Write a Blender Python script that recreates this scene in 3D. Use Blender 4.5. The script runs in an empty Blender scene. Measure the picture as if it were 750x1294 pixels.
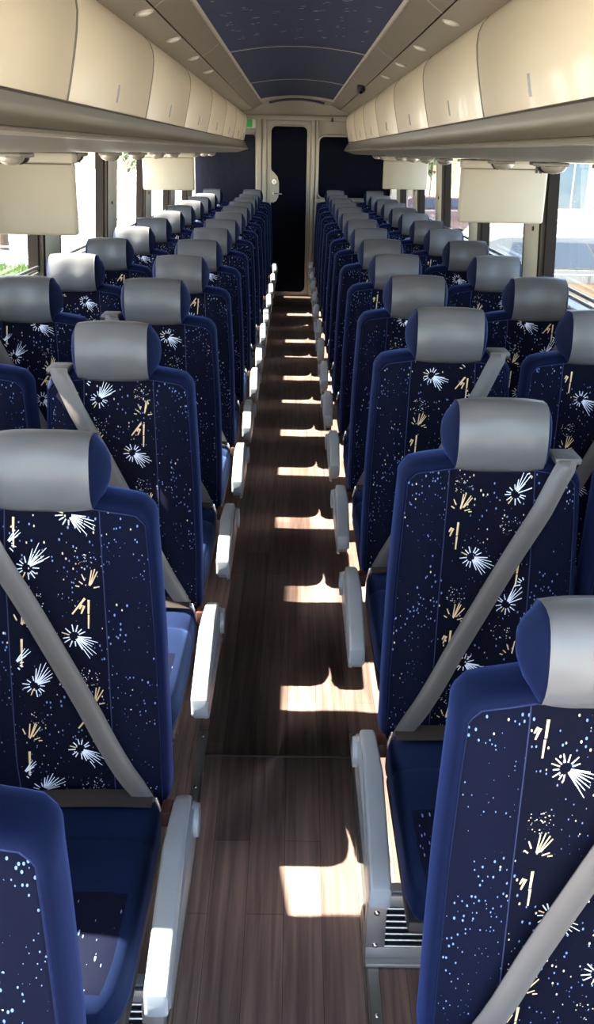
import bpy, bmesh, math, random
from mathutils import Vector, Matrix
random.seed(7)
R = math.radians
S = bpy.context.scene
COL = S.collection

# ------------------------------------------------------------------ camera, sky, sun, exposure
cam_d = bpy.data.cameras.new('camera'); cam = bpy.data.objects.new('camera', cam_d); COL.objects.link(cam)
S.camera = cam
EYE = 1.71
TH, ROLL, YAW = R(20.87), R(1.09), R(.44)
fw0 = Vector((0, math.cos(TH), -math.sin(TH))); up0 = Vector((0, math.sin(TH), math.cos(TH))); rt0 = Vector((1, 0, 0))
rt1 = rt0 * math.cos(ROLL) + up0 * math.sin(ROLL); up1 = up0 * math.cos(ROLL) - rt0 * math.sin(ROLL)
Mz = Matrix.Rotation(-YAW, 3, 'Z')
m3 = Matrix((Mz @ rt1, Mz @ up1, Mz @ (-fw0))).transposed()
cam.matrix_world = Matrix.Translation((0, 0, EYE)) @ m3.to_4x4()
cam_d.sensor_fit = 'VERTICAL'; cam_d.sensor_height = 24.0; cam_d.lens = 24.0 * 1192 / 1294
cam_d.clip_start = .05; cam_d.clip_end = 500

w = bpy.data.worlds.new('sky'); S.world = w; w.use_nodes = True
nt = w.node_tree; bg = nt.nodes['Background']
sky = nt.nodes.new('ShaderNodeTexSky'); sky.sky_type = 'NISHITA'; sky.sun_disc = False
SEL, SAZ = R(45), R(3)
SUN_EL, SUN_AZ = SEL, SAZ        # azimuth measured from the left (-x) towards the rear (+y)
sky.sun_elevation = SUN_EL; sky.sun_rotation = SAZ - R(90); sky.air_density = 1.0; sky.dust_density = 2.0
nt.links.new(sky.outputs[0], bg.inputs[0]); bg.inputs[1].default_value = .85
sd = bpy.data.lights.new('sun', 'SUN'); sun = bpy.data.objects.new('sun', sd); COL.objects.link(sun)
sd.energy = 36; sd.angle = R(.55); sd.color = (1, .90, .74)
to_sun = Vector((-math.cos(SUN_EL) * math.cos(SUN_AZ), math.cos(SUN_EL) * math.sin(SUN_AZ), math.sin(SUN_EL)))
sun.rotation_euler = to_sun.to_track_quat('Z', 'Y').to_euler(); sun.location = (-20, 4, 30)
vs = S.view_settings; vs.view_transform = 'Standard'; vs.look = 'None'; vs.gamma = 1; vs.use_curve_mapping = False
vs.exposure = 1.3
S.cycles.max_bounces = 10; S.cycles.diffuse_bounces = 6; S.cycles.glossy_bounces = 4; S.cycles.transparent_max_bounces = 16
S.cycles.sample_clamp_indirect = 6.0
S.cycles.use_denoising = True
# daylight entrances (sampling portals only, they add no light)
def portal(loc, rot, sx, sy):
    l = bpy.data.lights.new('portal', 'AREA'); l.shape = 'RECTANGLE'; l.size = sx; l.size_y = sy; l.cycles.is_portal = True
    o = bpy.data.objects.new('daylight_portal', l); COL.objects.link(o); o.location = loc; o.rotation_euler = rot
portal((-1.33, 6.2, 1.33), (0, R(-90), 0), .85, 11.5); portal((1.33, 6.2, 1.33), (0, R(90), 0), .85, 11.5)
portal((-1.33, -.42, 1.1), (0, R(-90), 0), 2.0, 1.6); portal((1.33, -.42, 1.1), (0, R(90), 0), 2.0, 1.6)
portal((0, -1.29, 1.29), (R(90), 0, 0), 2.36, 2.0)

# ------------------------------------------------------------------ materials
def mat(name, col, rough=.5, metal=0, sheen=0, sheen_col=None, spec=.5, coat=0, bump=None):
    m = bpy.data.materials.new(name); m.use_nodes = True
    b = m.node_tree.nodes['Principled BSDF']
    b.inputs['Base Color'].default_value = (*col, 1); b.inputs['Roughness'].default_value = rough
    b.inputs['Metallic'].default_value = metal; b.inputs['Specular IOR Level'].default_value = spec
    b.inputs['Sheen Weight'].default_value = sheen; b.inputs['Coat Weight'].default_value = coat
    if sheen_col: b.inputs['Sheen Tint'].default_value = (*sheen_col, 1); b.inputs['Sheen Roughness'].default_value = .35
    n = m.node_tree
    if bump:
        sc, st, ds = bump
        tc = n.nodes.new('ShaderNodeTexCoord'); nz = n.nodes.new('ShaderNodeTexNoise'); nz.inputs['Scale'].default_value = sc
        nz.inputs['Detail'].default_value = 3
        bp = n.nodes.new('ShaderNodeBump'); bp.inputs['Strength'].default_value = st; bp.inputs['Distance'].default_value = ds
        n.links.new(tc.outputs['Object'], nz.inputs['Vector']); n.links.new(nz.outputs[0], bp.inputs['Height'])
        n.links.new(bp.outputs[0], b.inputs['Normal'])
        # gentle tone variation of the material itself
        mx = n.nodes.new('ShaderNodeMix'); mx.data_type = 'RGBA'; mx.inputs[6].default_value = (*[c * .88 for c in col], 1)
        mx.inputs[7].default_value = (*[min(1, c * 1.08) for c in col], 1)
        n2 = n.nodes.new('ShaderNodeTexNoise'); n2.inputs['Scale'].default_value = sc * .05
        n.links.new(tc.outputs['Object'], n2.inputs['Vector'])
        n.links.new(n2.outputs[0], mx.inputs[0]); n.links.new(mx.outputs[2], b.inputs['Base Color'])
    return m

def speckled(name, base, density=.45, scale=70, gold=.12):
    m = mat(name, base, .85, 0, .10, (.14, .25, .85), .1)
    n = m.node_tree; b = n.nodes['Principled BSDF']
    tc = n.nodes.new('ShaderNodeTexCoord'); oi = n.nodes.new('ShaderNodeObjectInfo')
    ad = n.nodes.new('ShaderNodeVectorMath'); ad.operation = 'ADD'
    sclv = n.nodes.new('ShaderNodeVectorMath'); sclv.operation = 'SCALE'; sclv.inputs[3].default_value = 3.7
    cx = n.nodes.new('ShaderNodeCombineXYZ'); n.links.new(oi.outputs['Random'], cx.inputs[0]); n.links.new(oi.outputs['Random'], cx.inputs[2])
    n.links.new(cx.outputs[0], sclv.inputs[0])
    mp = n.nodes.new('ShaderNodeVectorMath'); mp.operation = 'MULTIPLY'; mp.inputs[1].default_value = (1, .25, .62)
    n.links.new(tc.outputs['Object'], ad.inputs[0]); n.links.new(sclv.outputs[0], ad.inputs[1]); n.links.new(ad.outputs[0], mp.inputs[0])
    v = n.nodes.new('ShaderNodeTexVoronoi'); v.inputs['Scale'].default_value = scale; n.links.new(mp.outputs[0], v.inputs['Vector'])
    sep = n.nodes.new('ShaderNodeSeparateColor'); n.links.new(v.outputs['Color'], sep.inputs[0])
    # dot radius depends on the cell
    r = n.nodes.new('ShaderNodeMath'); r.operation = 'MULTIPLY'; r.inputs[1].default_value = .27; n.links.new(sep.outputs[1], r.inputs[0])
    lt = n.nodes.new('ShaderNodeMath'); lt.operation = 'LESS_THAN'; n.links.new(v.outputs['Distance'], lt.inputs[0]); n.links.new(r.outputs[0], lt.inputs[1])
    on = n.nodes.new('ShaderNodeMath'); on.operation = 'LESS_THAN'; on.inputs[1].default_value = density; n.links.new(sep.outputs[0], on.inputs[0])
    # patches with more and fewer dots
    nz = n.nodes.new('ShaderNodeTexNoise'); nz.inputs['Scale'].default_value = 9; n.links.new(ad.outputs[0], nz.inputs['Vector'])
    g2 = n.nodes.new('ShaderNodeMath'); g2.operation = 'GREATER_THAN'; g2.inputs[1].default_value = .41; n.links.new(nz.outputs[0], g2.inputs[0])
    m1 = n.nodes.new('ShaderNodeMath'); m1.operation = 'MULTIPLY'; n.links.new(lt.outputs[0], m1.inputs[0]); n.links.new(on.outputs[0], m1.inputs[1])
    m2 = n.nodes.new('ShaderNodeMath'); m2.operation = 'MULTIPLY'; n.links.new(m1.outputs[0], m2.inputs[0]); n.links.new(g2.outputs[0], m2.inputs[1])
    gd = n.nodes.new('ShaderNodeMath'); gd.operation = 'LESS_THAN'; gd.inputs[1].default_value = gold; n.links.new(sep.outputs[2], gd.inputs[0])
    dc = n.nodes.new('ShaderNodeMix'); dc.data_type = 'RGBA'; dc.inputs[6].default_value = (.16, .25, .52, 1); dc.inputs[7].default_value = (.75, .62, .42, 1)
    n.links.new(gd.outputs[0], dc.inputs[0])
    mx = n.nodes.new('ShaderNodeMix'); mx.data_type = 'RGBA'; mx.inputs[6].default_value = (*base, 1)
    n.links.new(m2.outputs[0], mx.inputs[0]); n.links.new(dc.outputs[2], mx.inputs[7]); n.links.new(mx.outputs[2], b.inputs['Base Color'])
    return m

def glass_mat(name, tint=(.92, .95, .95), gloss=.06):
    m = bpy.data.materials.new(name); m.use_nodes = True; n = m.node_tree; n.nodes.clear()
    o = n.nodes.new('ShaderNodeOutputMaterial'); t = n.nodes.new('ShaderNodeBsdfTransparent'); t.inputs[0].default_value = (*tint, 1)
    g = n.nodes.new('ShaderNodeBsdfGlossy'); g.inputs['Roughness'].default_value = .02
    mx = n.nodes.new('ShaderNodeMixShader'); lw = n.nodes.new('ShaderNodeLayerWeight'); lw.inputs[0].default_value = .5
    pw_ = n.nodes.new('ShaderNodeMath'); pw_.operation = 'POWER'; pw_.inputs[1].default_value = 5; n.links.new(lw.outputs['Facing'], pw_.inputs[0])
    fr = n.nodes.new('ShaderNodeMath'); fr.operation = 'MULTIPLY_ADD'; fr.inputs[1].default_value = .9; fr.inputs[2].default_value = .05; n.links.new(pw_.outputs[0], fr.inputs[0])
    n.links.new(fr.outputs[0], mx.inputs[0]); n.links.new(t.outputs[0], mx.inputs[1]); n.links.new(g.outputs[0], mx.inputs[2]); n.links.new(mx.outputs[0], o.inputs[0])
    return m

def wood_floor():
    m = mat('wood_look_vinyl', (.05, .03, .025), .42, spec=.35); n = m.node_tree; b = n.nodes['Principled BSDF']
    tc = n.nodes.new('ShaderNodeTexCoord')
    sw = n.nodes.new('ShaderNodeMapping'); sw.inputs['Rotation'].default_value = (0, 0, R(90)); n.links.new(tc.outputs['Object'], sw.inputs[0])
    br = n.nodes.new('ShaderNodeTexBrick'); br.inputs['Scale'].default_value = 1; br.inputs['Brick Width'].default_value = .62
    br.inputs['Row Height'].default_value = .096; br.inputs['Mortar Size'].default_value = .0006; br.offset = .37
    br.inputs['Color1'].default_value = (.155, .105, .092, 1); br.inputs['Color2'].default_value = (.245, .172, .152, 1)
    br.inputs['Mortar'].default_value = (.03, .02, .017, 1); br.inputs['Bias'].default_value = -.1
    n.links.new(sw.outputs[0], br.inputs['Vector'])
    st = n.nodes.new('ShaderNodeMapping'); st.inputs['Scale'].default_value = (55, 2.2, 1); n.links.new(tc.outputs['Object'], st.inputs[0])
    nz = n.nodes.new('ShaderNodeTexNoise'); nz.inputs['Scale'].default_value = 1; nz.inputs['Detail'].default_value = 6; nz.inputs['Distortion'].default_value = .6
    n.links.new(st.outputs[0], nz.inputs['Vector'])
    cr = n.nodes.new('ShaderNodeValToRGB'); cr.color_ramp.elements[0].position = .3; cr.color_ramp.elements[0].color = (.5, .48, .48, 1)
    cr.color_ramp.elements[1].position = .72; cr.color_ramp.elements[1].color = (1.25, 1.22, 1.2, 1); n.links.new(nz.outputs[0], cr.inputs[0])
    mu = n.nodes.new('ShaderNodeMix'); mu.data_type = 'RGBA'; mu.blend_type = 'MULTIPLY'; mu.inputs[0].default_value = 1
    n.links.new(br.outputs[0], mu.inputs[6]); n.links.new(cr.outputs[0], mu.inputs[7])
    # soft scuffs
    n3 = n.nodes.new('ShaderNodeTexNoise'); n3.inputs['Scale'].default_value = 2.5; n3.inputs['Detail'].default_value = 2; n.links.new(tc.outputs['Object'], n3.inputs['Vector'])
    mr = n.nodes.new('ShaderNodeMapRange'); mr.inputs[3].default_value = .3; mr.inputs[4].default_value = .5; n.links.new(n3.outputs[0], mr.inputs[0])
    n.links.new(mr.outputs[0], b.inputs['Roughness']); n.links.new(mu.outputs[2], b.inputs['Base Color'])
    bp = n.nodes.new('ShaderNodeBump'); bp.inputs['Strength'].default_value = .12; bp.inputs['Distance'].default_value = .002
    n.links.new(nz.outputs[0], bp.inputs['Height']); n.links.new(bp.outputs[0], b.inputs['Normal'])
    return m

M = dict(
    velvet=mat('blue_velvet_border', (.0024, .0056, .028), .8, 0, .30, (.16, .30, 1.0), .1, bump=(400, .25, .0005)),
    fabric=speckled('navy_speckled_fabric', (.0022, .0036, .014), .95, 140),
    centre=speckled('navy_centre_fabric', (.002, .0028, .010), .6, 140, .35),
    cushion=mat('blue_velvet_cushion', (.0035, .0095, .038), .85, 0, .2, (.2, .38, 1.0), .1, bump=(350, .2, .0005)),
    seam=mat('blue_seam_thread', (.014, .024, .085), .8),
    white_thread=mat('white_thread', (.80, .86, .98), .7), gold_thread=mat('gold_thread', (.80, .58, .30), .7),
    leather=mat('grey_leather', (.112, .114, .122), .34, spec=.5, bump=(220, .12, .0006)),
    belt=mat('grey_belt_webbing', (.115, .105, .10), .42, spec=.5), dark_belt=mat('dark_brown_webbing', (.012, .008, .007), .55),
    anchor=mat('grey_belt_anchor', (.12, .12, .12), .5), chrome=mat('bright_metal', (.7, .7, .7), .22, 1),
    buckle=mat('brown_red_buckle', (.06, .022, .015), .45),
    arm=mat('light_grey_plastic', (.25, .285, .32), .38, spec=.5), arm2=mat('mid_grey_plastic', (.20, .23, .26), .3, spec=.5),
    frame=mat('dark_seat_frame', (.03, .03, .035), .5), shell=mat('seat_back_shell', (.02, .03, .07), .8, sheen=.3),
    pale=mat('pale_frame_metal', (.55, .55, .53), .4, .3),
    floor=wood_floor(), floorend=mat('dark_step_vinyl', (.035, .022, .018), .5, bump=(60, .2, .001)),
    alu=mat('brushed_aluminium', (.42, .42, .39), .35, .9, bump=(90, .15, .0005)), alu2=mat('dull_metal', (.36, .37, .37), .45, .7, bump=(120, .12, .0005)),
    dark=mat('black_louvre_shade', (.006, .006, .007), .6), black=mat('black_plastic', (.012, .012, .013), .4),
    bin=mat('cream_bin_door', (.72, .625, .45), .34, spec=.45, coat=.15), rack=mat('taupe_rack_panel', (.14, .125, .098), .36, spec=.5),
    racklip=mat('rack_lip', (.30, .27, .22), .3, .3), gap_shade=mat('grey_brown_gap_shade', (.13, .115, .09), .5), gap=mat('dark_gap_rubber', (.06, .045, .04), .6),
    ceil=mat('taupe_ceiling_panel', (.26, .225, .175), .45, bump=(30, .05, .001)), ceil2=mat('ceiling_side_panel', (.32, .28, .22), .4),
    seamline=mat('pale_seam', (.62, .58, .50), .4),
    wall=mat('beige_wall_trim', (.52, .47, .38), .5, bump=(60, .06, .0006)), cream=mat('cream_bulkhead', (.50, .45, .36), .38, coat=.1, bump=(20, .03, .001)),
    pillar=mat('pillar_grey_beige', (.42, .40, .35), .45), gasket=mat('dark_window_gasket', (.022, .018, .015), .85, spec=.1),
    gasket2=mat('brown_gasket_edge', (.09, .075, .06), .7, spec=.2), sill=mat('sill_rail_metal', (.45, .46, .46), .25, .8),
    navy=mat('navy_dark_panel', (.0015, .0025, .009), .6, spec=.08), navyw=mat('navy_curtain', (.003, .006, .022), .8, sheen=.1, sheen_col=(.2, .4, 1), bump=(8, .4, .02)),
    monitor=mat('cream_monitor_back', (.38, .34, .255), .5, bump=(80, .04, .0005)), screen=mat('monitor_screen', (.01, .01, .012), .1),
    lamp_lens=mat('downlight_lens', (.85, .82, .7), .3), green=mat('green_sign', (.05, .65, .10), .4),
    glass=glass_mat('tinted_window_glass', (.66, .68, .67)), wglass=glass_mat('windshield_glass'),
    ground=mat('pale_concrete', (.46, .44, .41), .9, bump=(3, .3, .02)), grass=mat('grass', (.10, .17, .04), .9, bump=(20, .5, .03)),
    paintw=mat('white_car_paint', (.32, .32, .32), .2, coat=.6), paints=mat('silver_car_paint', (.17, .165, .15), .25, .3, coat=.6),
    paintd=mat('maroon_car_paint', (.12, .06, .07), .25, coat=.6), cglass=mat('car_window_glass', (.05, .06, .075), .06, spec=.7),
    tan=mat('tan_reflection_paint', (.16, .10, .045), .5), tyre=mat('tyre', (.02, .02, .02), .8),
    orange=mat('orange_plastic', (.75, .16, .05), .5), white=mat('white_plastic', (.8, .8, .78), .5),
    bark=mat('bark', (.12, .085, .055), .9, bump=(20, .6, .02)), leaf=mat('leaves', (.07, .13, .05), .7), leaf2=mat('olive_leaves', (.16, .18, .10), .7),
    bld=mat('grey_blue_facade', (.24, .30, .31), .6, bump=(1, .1, .02)), bldt=mat('tan_facade', (.58, .44, .26), .8, bump=(2, .2, .02)), bldg=mat('facade_glass', (.10, .14, .16), .15),
)

def headliner():
    m = mat('navy_headliner', (.009, .012, .034), .9, sheen=.12, sheen_col=(.3, .4, .9), bump=(300, .3, .001))
    return m
M['headliner'] = headliner()

# ------------------------------------------------------------------ mesh helpers
def link(name, me, parent=None, loc=None):
    o = bpy.data.objects.new(name, me); COL.objects.link(o)
    if parent is not None: o.parent = parent
    if loc is not None: o.location = loc
    return o
class MB:
    def __init__(s): s.v = []; s.f = []; s.m = []; s.mats = []; s.sm = []
    def mi(s, m):
        if m not in s.mats: s.mats.append(m)
        return s.mats.index(m)
    def add(s, vs, fs, m, smooth=True):
        b = len(s.v); s.v += [tuple(p) for p in vs]; k = s.mi(m)
        for f in fs: s.f.append([b + i for i in f]); s.m.append(k); s.sm.append(smooth)
    def loft(s, rings, m, closed=True, caps=True, smooth=True):
        n = len(rings[0]); vs = [p for r in rings for p in r]; fs = []
        for i in range(len(rings) - 1):
            for j in range(n if closed else n - 1):
                a = i * n + j; b = i * n + (j + 1) % n; fs.append([a, b, b + n, a + n])
        if caps and closed: fs.append(list(range(n))[::-1]); fs.append([(len(rings) - 1) * n + j for j in range(n)])
        s.add(vs, fs, m, smooth)
    def box(s, c, d, m, bev=0, rot=None, seg=2):
        bm = bmesh.new(); bmesh.ops.create_cube(bm, size=1)
        for v in bm.verts: v.co = Vector((v.co.x * d[0], v.co.y * d[1], v.co.z * d[2]))
        if bev: bmesh.ops.bevel(bm, geom=list(bm.edges), offset=min(bev, min(d) * .49), segments=seg, profile=.5, affect='EDGES')
        if rot: bmesh.ops.rotate(bm, verts=bm.verts, cent=(0, 0, 0), matrix=rot)
        bm.verts.index_update()
        s.add([v.co + Vector(c) for v in bm.verts], [[v.index for v in f.verts] for f in bm.faces], m, bool(bev)); bm.free()
    def cyl(s, a, b, r, m, n=16, r2=None, smooth=True):
        a = Vector(a); b = Vector(b); d = (b - a).normalized(); q = d.to_track_quat('Z', 'Y'); r2 = r if r2 is None else r2
        ring = lambda c, rr: [c + q @ Vector((rr * math.cos(t * 2 * math.pi / n), rr * math.sin(t * 2 * math.pi / n), 0)) for t in range(n)]
        s.loft([ring(a, r), ring(b, r2)], m, smooth=smooth)
    def tube(s, pts, r, m, n=8):
        pts = [Vector(p) for p in pts]; rings = []
        for i, p in enumerate(pts):
            d = (pts[min(i + 1, len(pts) - 1)] - pts[max(i - 1, 0)]).normalized(); q = d.to_track_quat('Z', 'Y')
            rings.append([p + q @ Vector((r * math.cos(t * 2 * math.pi / n), r * math.sin(t * 2 * math.pi / n), 0)) for t in range(n)])
        s.loft(rings, m)
    def dome(s, c, r, m, sz=1.0, down=True, n=16, k=5):
        rings = []; sg = -1 if down else 1
        for i in range(k + 1):
            a = i / k * math.pi / 2 * .98
            rings.append([(c[0] + r * math.cos(a) * math.cos(t * 2 * math.pi / n), c[1] + r * math.cos(a) * math.sin(t * 2 * math.pi / n), c[2] + sg * r * sz * math.sin(a)) for t in range(n)])
        s.loft(rings, m)
    def extrude_y(s, prof, y0, y1, m, closed=False, smooth=False, caps=False, ny=1):
        rings = [[(x, y0 + (y1 - y0) * i / ny, z) for x, z in prof] for i in range(ny + 1)]
        s.loft(rings, m, closed=closed, caps=caps, smooth=smooth)
    def mesh(s, name, sharp=None):
        me = bpy.data.meshes.new(name); me.from_pydata(s.v, [], s.f); me.update()
        for m in s.mats: me.materials.append(m)
        me.polygons.foreach_set('material_index', s.m); me.polygons.foreach_set('use_smooth', s.sm)
        bm = bmesh.new(); bm.from_mesh(me); bmesh.ops.remove_doubles(bm, verts=bm.verts, dist=1e-5); bmesh.ops.recalc_face_normals(bm, faces=bm.faces)
        bm.to_mesh(me); bm.free()
        try: me.set_sharp_from_angle(angle=R(sharp if sharp else 38))
        except Exception: pass
        return me
    def obj(s, name, parent=None, loc=None, sharp=None): return link(name, s.mesh(name, sharp), parent, loc)

def struct(o): o['kind'] = 'structure'; return o
def empty(name, loc=(0, 0, 0), rz=0):
    o = bpy.data.objects.new(name, None); COL.objects.link(o); o.location = loc; o.rotation_euler = (0, 0, rz); o.empty_display_size = .1; return o
def tag(o, label, cat, group=None):
    o['label'] = label; o['category'] = cat
    if group: o['group'] = group
    return o
def copy_tree(o, parent=None):
    c = o.copy(); COL.objects.link(c)
    if parent is not None: c.parent = parent
    for ch in o.children: copy_tree(ch, c)
    return c
def lerp(a, b, t): return a + (b - a) * t
def pw(tab, x):
    if x <= tab[0][0]: return tab[0][1]
    for (a, b), (c, d) in zip(tab, tab[1:]):
        if x <= c:
            t = (x - a) / (c - a); return b + (d - b) * t
    return tab[-1][1]

# ------------------------------------------------------------------ bus shell
YF, YB = -1.25, 11.9              # windshield and rear bulkhead
WL, WR = -1.215, 1.19             # side walls at seat height
def ramp(y): return 0 if y > 2.39 else -.10 * (2.39 - y)
def aramp(y): return 0 if y > 2.41 else -.155 * (2.41 - y)
# raised side floors and the aisle ramp
f = MB()
ys = [YF, 0, 1, 2, 2.39, 3, 5, 8, 11.29]
for xa, xb in ((WL - .05, -.247), (.197, WR + .05)):
    f.loft([[(xa, y, ramp(y)), (xb, y, ramp(y))] for y in ys], M['floor'], closed=False, smooth=False)
f.loft([[(-.247, y, aramp(y)), (.197, y, aramp(y))] for y in [YF, 0, 1, 2, 2.41]], M['floor'], closed=False, smooth=False)
f.loft([[(-.247, y, 0), (.197, y, 0)] for y in [2.41, 5, 8, 11.29]], M['floor'], closed=False, smooth=False)
for x in (-.247, .197):
    f.loft([[(x, y, ramp(y)), (x, y, aramp(y) - .001)] for y in [YF, 0, 1, 2, 2.41]], M['floor'], closed=False, smooth=False)
struct(f.obj('floor'))
f = MB(); f.loft([[(WL, 11.29, 0), (WR, 11.29, 0)], [(WL, 11.29, .05), (WR, 11.29, .05)], [(WL, YB, .05), (WR, YB, .05)]], M['floorend'], closed=False, smooth=False)
struct(f.obj('trim_1'))
t = MB(); t.box((-.025, 2.405, .001), (.44, .006, .004), M['gap']); struct(t.obj('trim_2'))
t = MB(); t.box((-.025, 11.285, .045), (.44, .02, .012), M['gap'], .003); struct(t.obj('trim_3'))
# metal edge trims with bolts along the ramp
def edge_trim(name, x, sg, y0, y1):
    root = MB(); n = 14
    P = lambda y: [(x + sg * .024, y, ramp(y) + .003), (x, y, ramp(y) + .004), (x - sg * .003, y, ramp(y) + .001), (x - sg * .003, y, min(ramp(y) - .012, lerp(ramp(y), aramp(y), .55)))]
    root.loft([P(lerp(y0, y1, i / n)) for i in range(n + 1)], M['alu'], closed=False, smooth=False)
    root.loft([[(x - sg * .004, y, aramp(y) + .016), (x - sg * .006, y, aramp(y) + .014), (x - sg * .007, y, aramp(y) + .001)] for y in (y0, 1.6, 2.33)], M['alu'], closed=False, smooth=False)
    o = struct(root.obj(name))
    y = 2.50
    while y > .9:
        b = MB(); z = ramp(y) + .004
        b.dome((x + sg * .012, y, z), .006, M['chrome'], .6, down=False, n=10, k=3); b.obj('bolt', o); y -= .235
edge_trim('trim_4', -.249, -1, .7, 2.53); edge_trim('trim_5', .199, 1, .7, 2.53)

# side walls (below the sills, above the windows, pillars)
SILL, HEAD = 1.09, 1.74
def wx(side, z):                  # inner wall surface leans in above the sill
    b = WR if side > 0 else WL
    return b - side * (.055 * max(0, z - 1.13))
YO = .42
PIL = [4.92 + 1.65 * k for k in range(-2, 5)]   # pillar centres
for side, nm in ((-1, 'left'), (1, 'right')):
    b = WR if side > 0 else WL
    m = MB()
    prof = [(b, -.35), (b, SILL - .02), (b + side * .004, SILL), (b + side * .1, SILL)]
    m.extrude_y(prof, YO, YB, M['wall'])
    m.extrude_y([(wx(side, HEAD), 1.90), (wx(side, HEAD), HEAD), (b + side * .1, HEAD), (b + side * .1, 2.42)], YO, YB, M['wall'])
    m.extrude_y([(b + side * .1, -.35), (b + side * .1, SILL)], YO, YB, M['wall'])
    m.extrude_y([(b + side * .1, -.35), (b, -.35), (b, .10), (b + side * .1, .10)], YF, YO, M['wall'])
    m.extrude_y([(b + side * .1, 2.42), (b, 2.42), (b, 2.12), (b + side * .1, 2.12)], YF, YO, M['wall'])
    m.box((b + side * .05, YO, 1.05), (.1, .06, 2.7), M['wall'])
    struct(m.obj('wall_' + nm))
    rail = MB()
    for z, dx, r in ((SILL + .01, -.004, .014), (1.165, .03, .009), (1.135, .03, .009)):
        rail.cyl((b + side * dx, YO, z), (b + side * dx, YB, z), r, M['sill'], 10)
    struct(rail.obj('trim_6' if side < 0 else 'trim_7'))
    for i, pc in enumerate(PIL):
        p = MB(); hw = .13
        rings = []
        for z in (SILL, HEAD + .05):
            x = wx(side, z); rings.append([(x + side * .09, pc - hw - .02, z), (x + side * .015, pc - hw, z), (x, pc - hw + .02, z), (x, pc + hw - .02, z), (x + side * .015, pc + hw, z), (x + side * .09, pc + hw + .02, z)])
        p.loft([q[1:5] for q in rings], M['pillar'], closed=False, smooth=False); p.loft([q[0:2] for q in rings], M['gasket'], closed=False, smooth=False); p.loft([q[4:6] for q in rings], M['gasket'], closed=False, smooth=False)
        o = struct(p.obj('trim_%d' % (10 + i + (20 if side > 0 else 0))))
        for sg in (-1, 1):
            g = MB()
            for z0, z1, mm, y0, y1, dx in ((0, 0, M['gasket'], hw, hw + .045, .02), (0, 0, M['gasket2'], hw + .045, hw + .06, .012), (0, 0, M['gasket'], hw + .06, hw + .085, .03)):
                rr = []
                for z in (SILL, HEAD + .05):
                    x = wx(side, z) + side * dx; rr.append([(x + side * .05, pc + sg * y0, z), (x, pc + sg * y0, z), (x, pc + sg * y1, z), (x + side * .05, pc + sg * y1, z)])
                g.loft(rr, mm, closed=False, smooth=False)
            g.obj('window_gasket', o)
        k = MB(); x = wx(side, 1.38); k.cyl((x, pc - .08, 1.38), (x - side * .008, pc - .08, 1.38), .011, M['black'], 12); k.obj('fixing_knob', o)
    edges = [YO - .05] + PIL + [YB]
    g = MB(); x0 = b + side * .085; g.add([(x0, YF, .1), (x0, YO, .1), (x0, YO, 2.12), (x0, YF, 2.12)], [[0, 1, 2, 3]], M['wglass'], False); struct(g.obj('window_%d' % (31 if side < 0 else 32)))  # unseen front side glass, made extra tall to let more daylight in
    for i in range(len(edges) - 1):
        y0, y1 = edges[i] + .1, edges[i + 1] - .1
        if y1 - y0 < .15: continue
        g = MB(); x0 = wx(side, SILL) + side * .085; x1 = wx(side, HEAD) + side * .085
        g.add([(x0, y0, SILL), (x0, y1, SILL), (x1, y1, HEAD + .04), (x1, y0, HEAD + .04)], [[0, 1, 2, 3]], M['glass'], False)
        struct(g.obj('window_%d' % (1 + i + (10 if side > 0 else 0))))
# front end with the windshield (behind the camera)
m = MB()
m.box((0, YF - .03, -.15), (2.6, .06, .9), M['wall']); m.box((0, YF - .03, 2.36), (2.6, .06, .16), M['wall'])
for sx in (-1, 1): m.box((sx * 1.24, YF - .03, 1.35), (.12, .06, 1.6), M['wall'])
struct(m.obj('wall_front'))
g = MB(); g.add([(-1.18, YF, .3), (1.18, YF, .3), (1.18, YF, 2.28), (-1.18, YF, 2.28)], [[0, 1, 2, 3]], M['wglass'], False); struct(g.obj('window_30'))

# ceiling: side strips, headliner, frames
YC = 10.75
m = MB()
for sd_ in (-1, 1):
    prof = [(sd_ * .385, 2.222), (sd_ * .40, 2.226), (sd_ * .505, 2.176), (sd_ * .51, 2.182)]
    m.extrude_y(prof, YF, YB, M['ceil'])
    m.extrude_y([(sd_ * .51, 2.174), (sd_ * .60, 2.150), (sd_ * .628, 2.137), (sd_ * .632, 2.16), (sd_ * .70, 2.16)], YF, YB, M['ceil2'])
m.extrude_y([(WL - .1, 2.42), (0, 2.44), (WR + .1, 2.42)], YF, YB, M['ceil'])
m.extrude_y([(-.70, 2.16), (-.70, 2.42)], YF, YB, M['ceil']); m.extrude_y([(.70, 2.16), (.70, 2.42)], YF, YB, M['ceil'])
def crown(x): return 2.262 - .040 * (x / .39) ** 2
cprof = [(x / 10 * .39, crown(x / 10 * .39)) for x in range(-10, 11)]
m.extrude_y(cprof, YC - .05, YB, M['cream'], smooth=True)
struct(m.obj('ceiling'))
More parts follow.
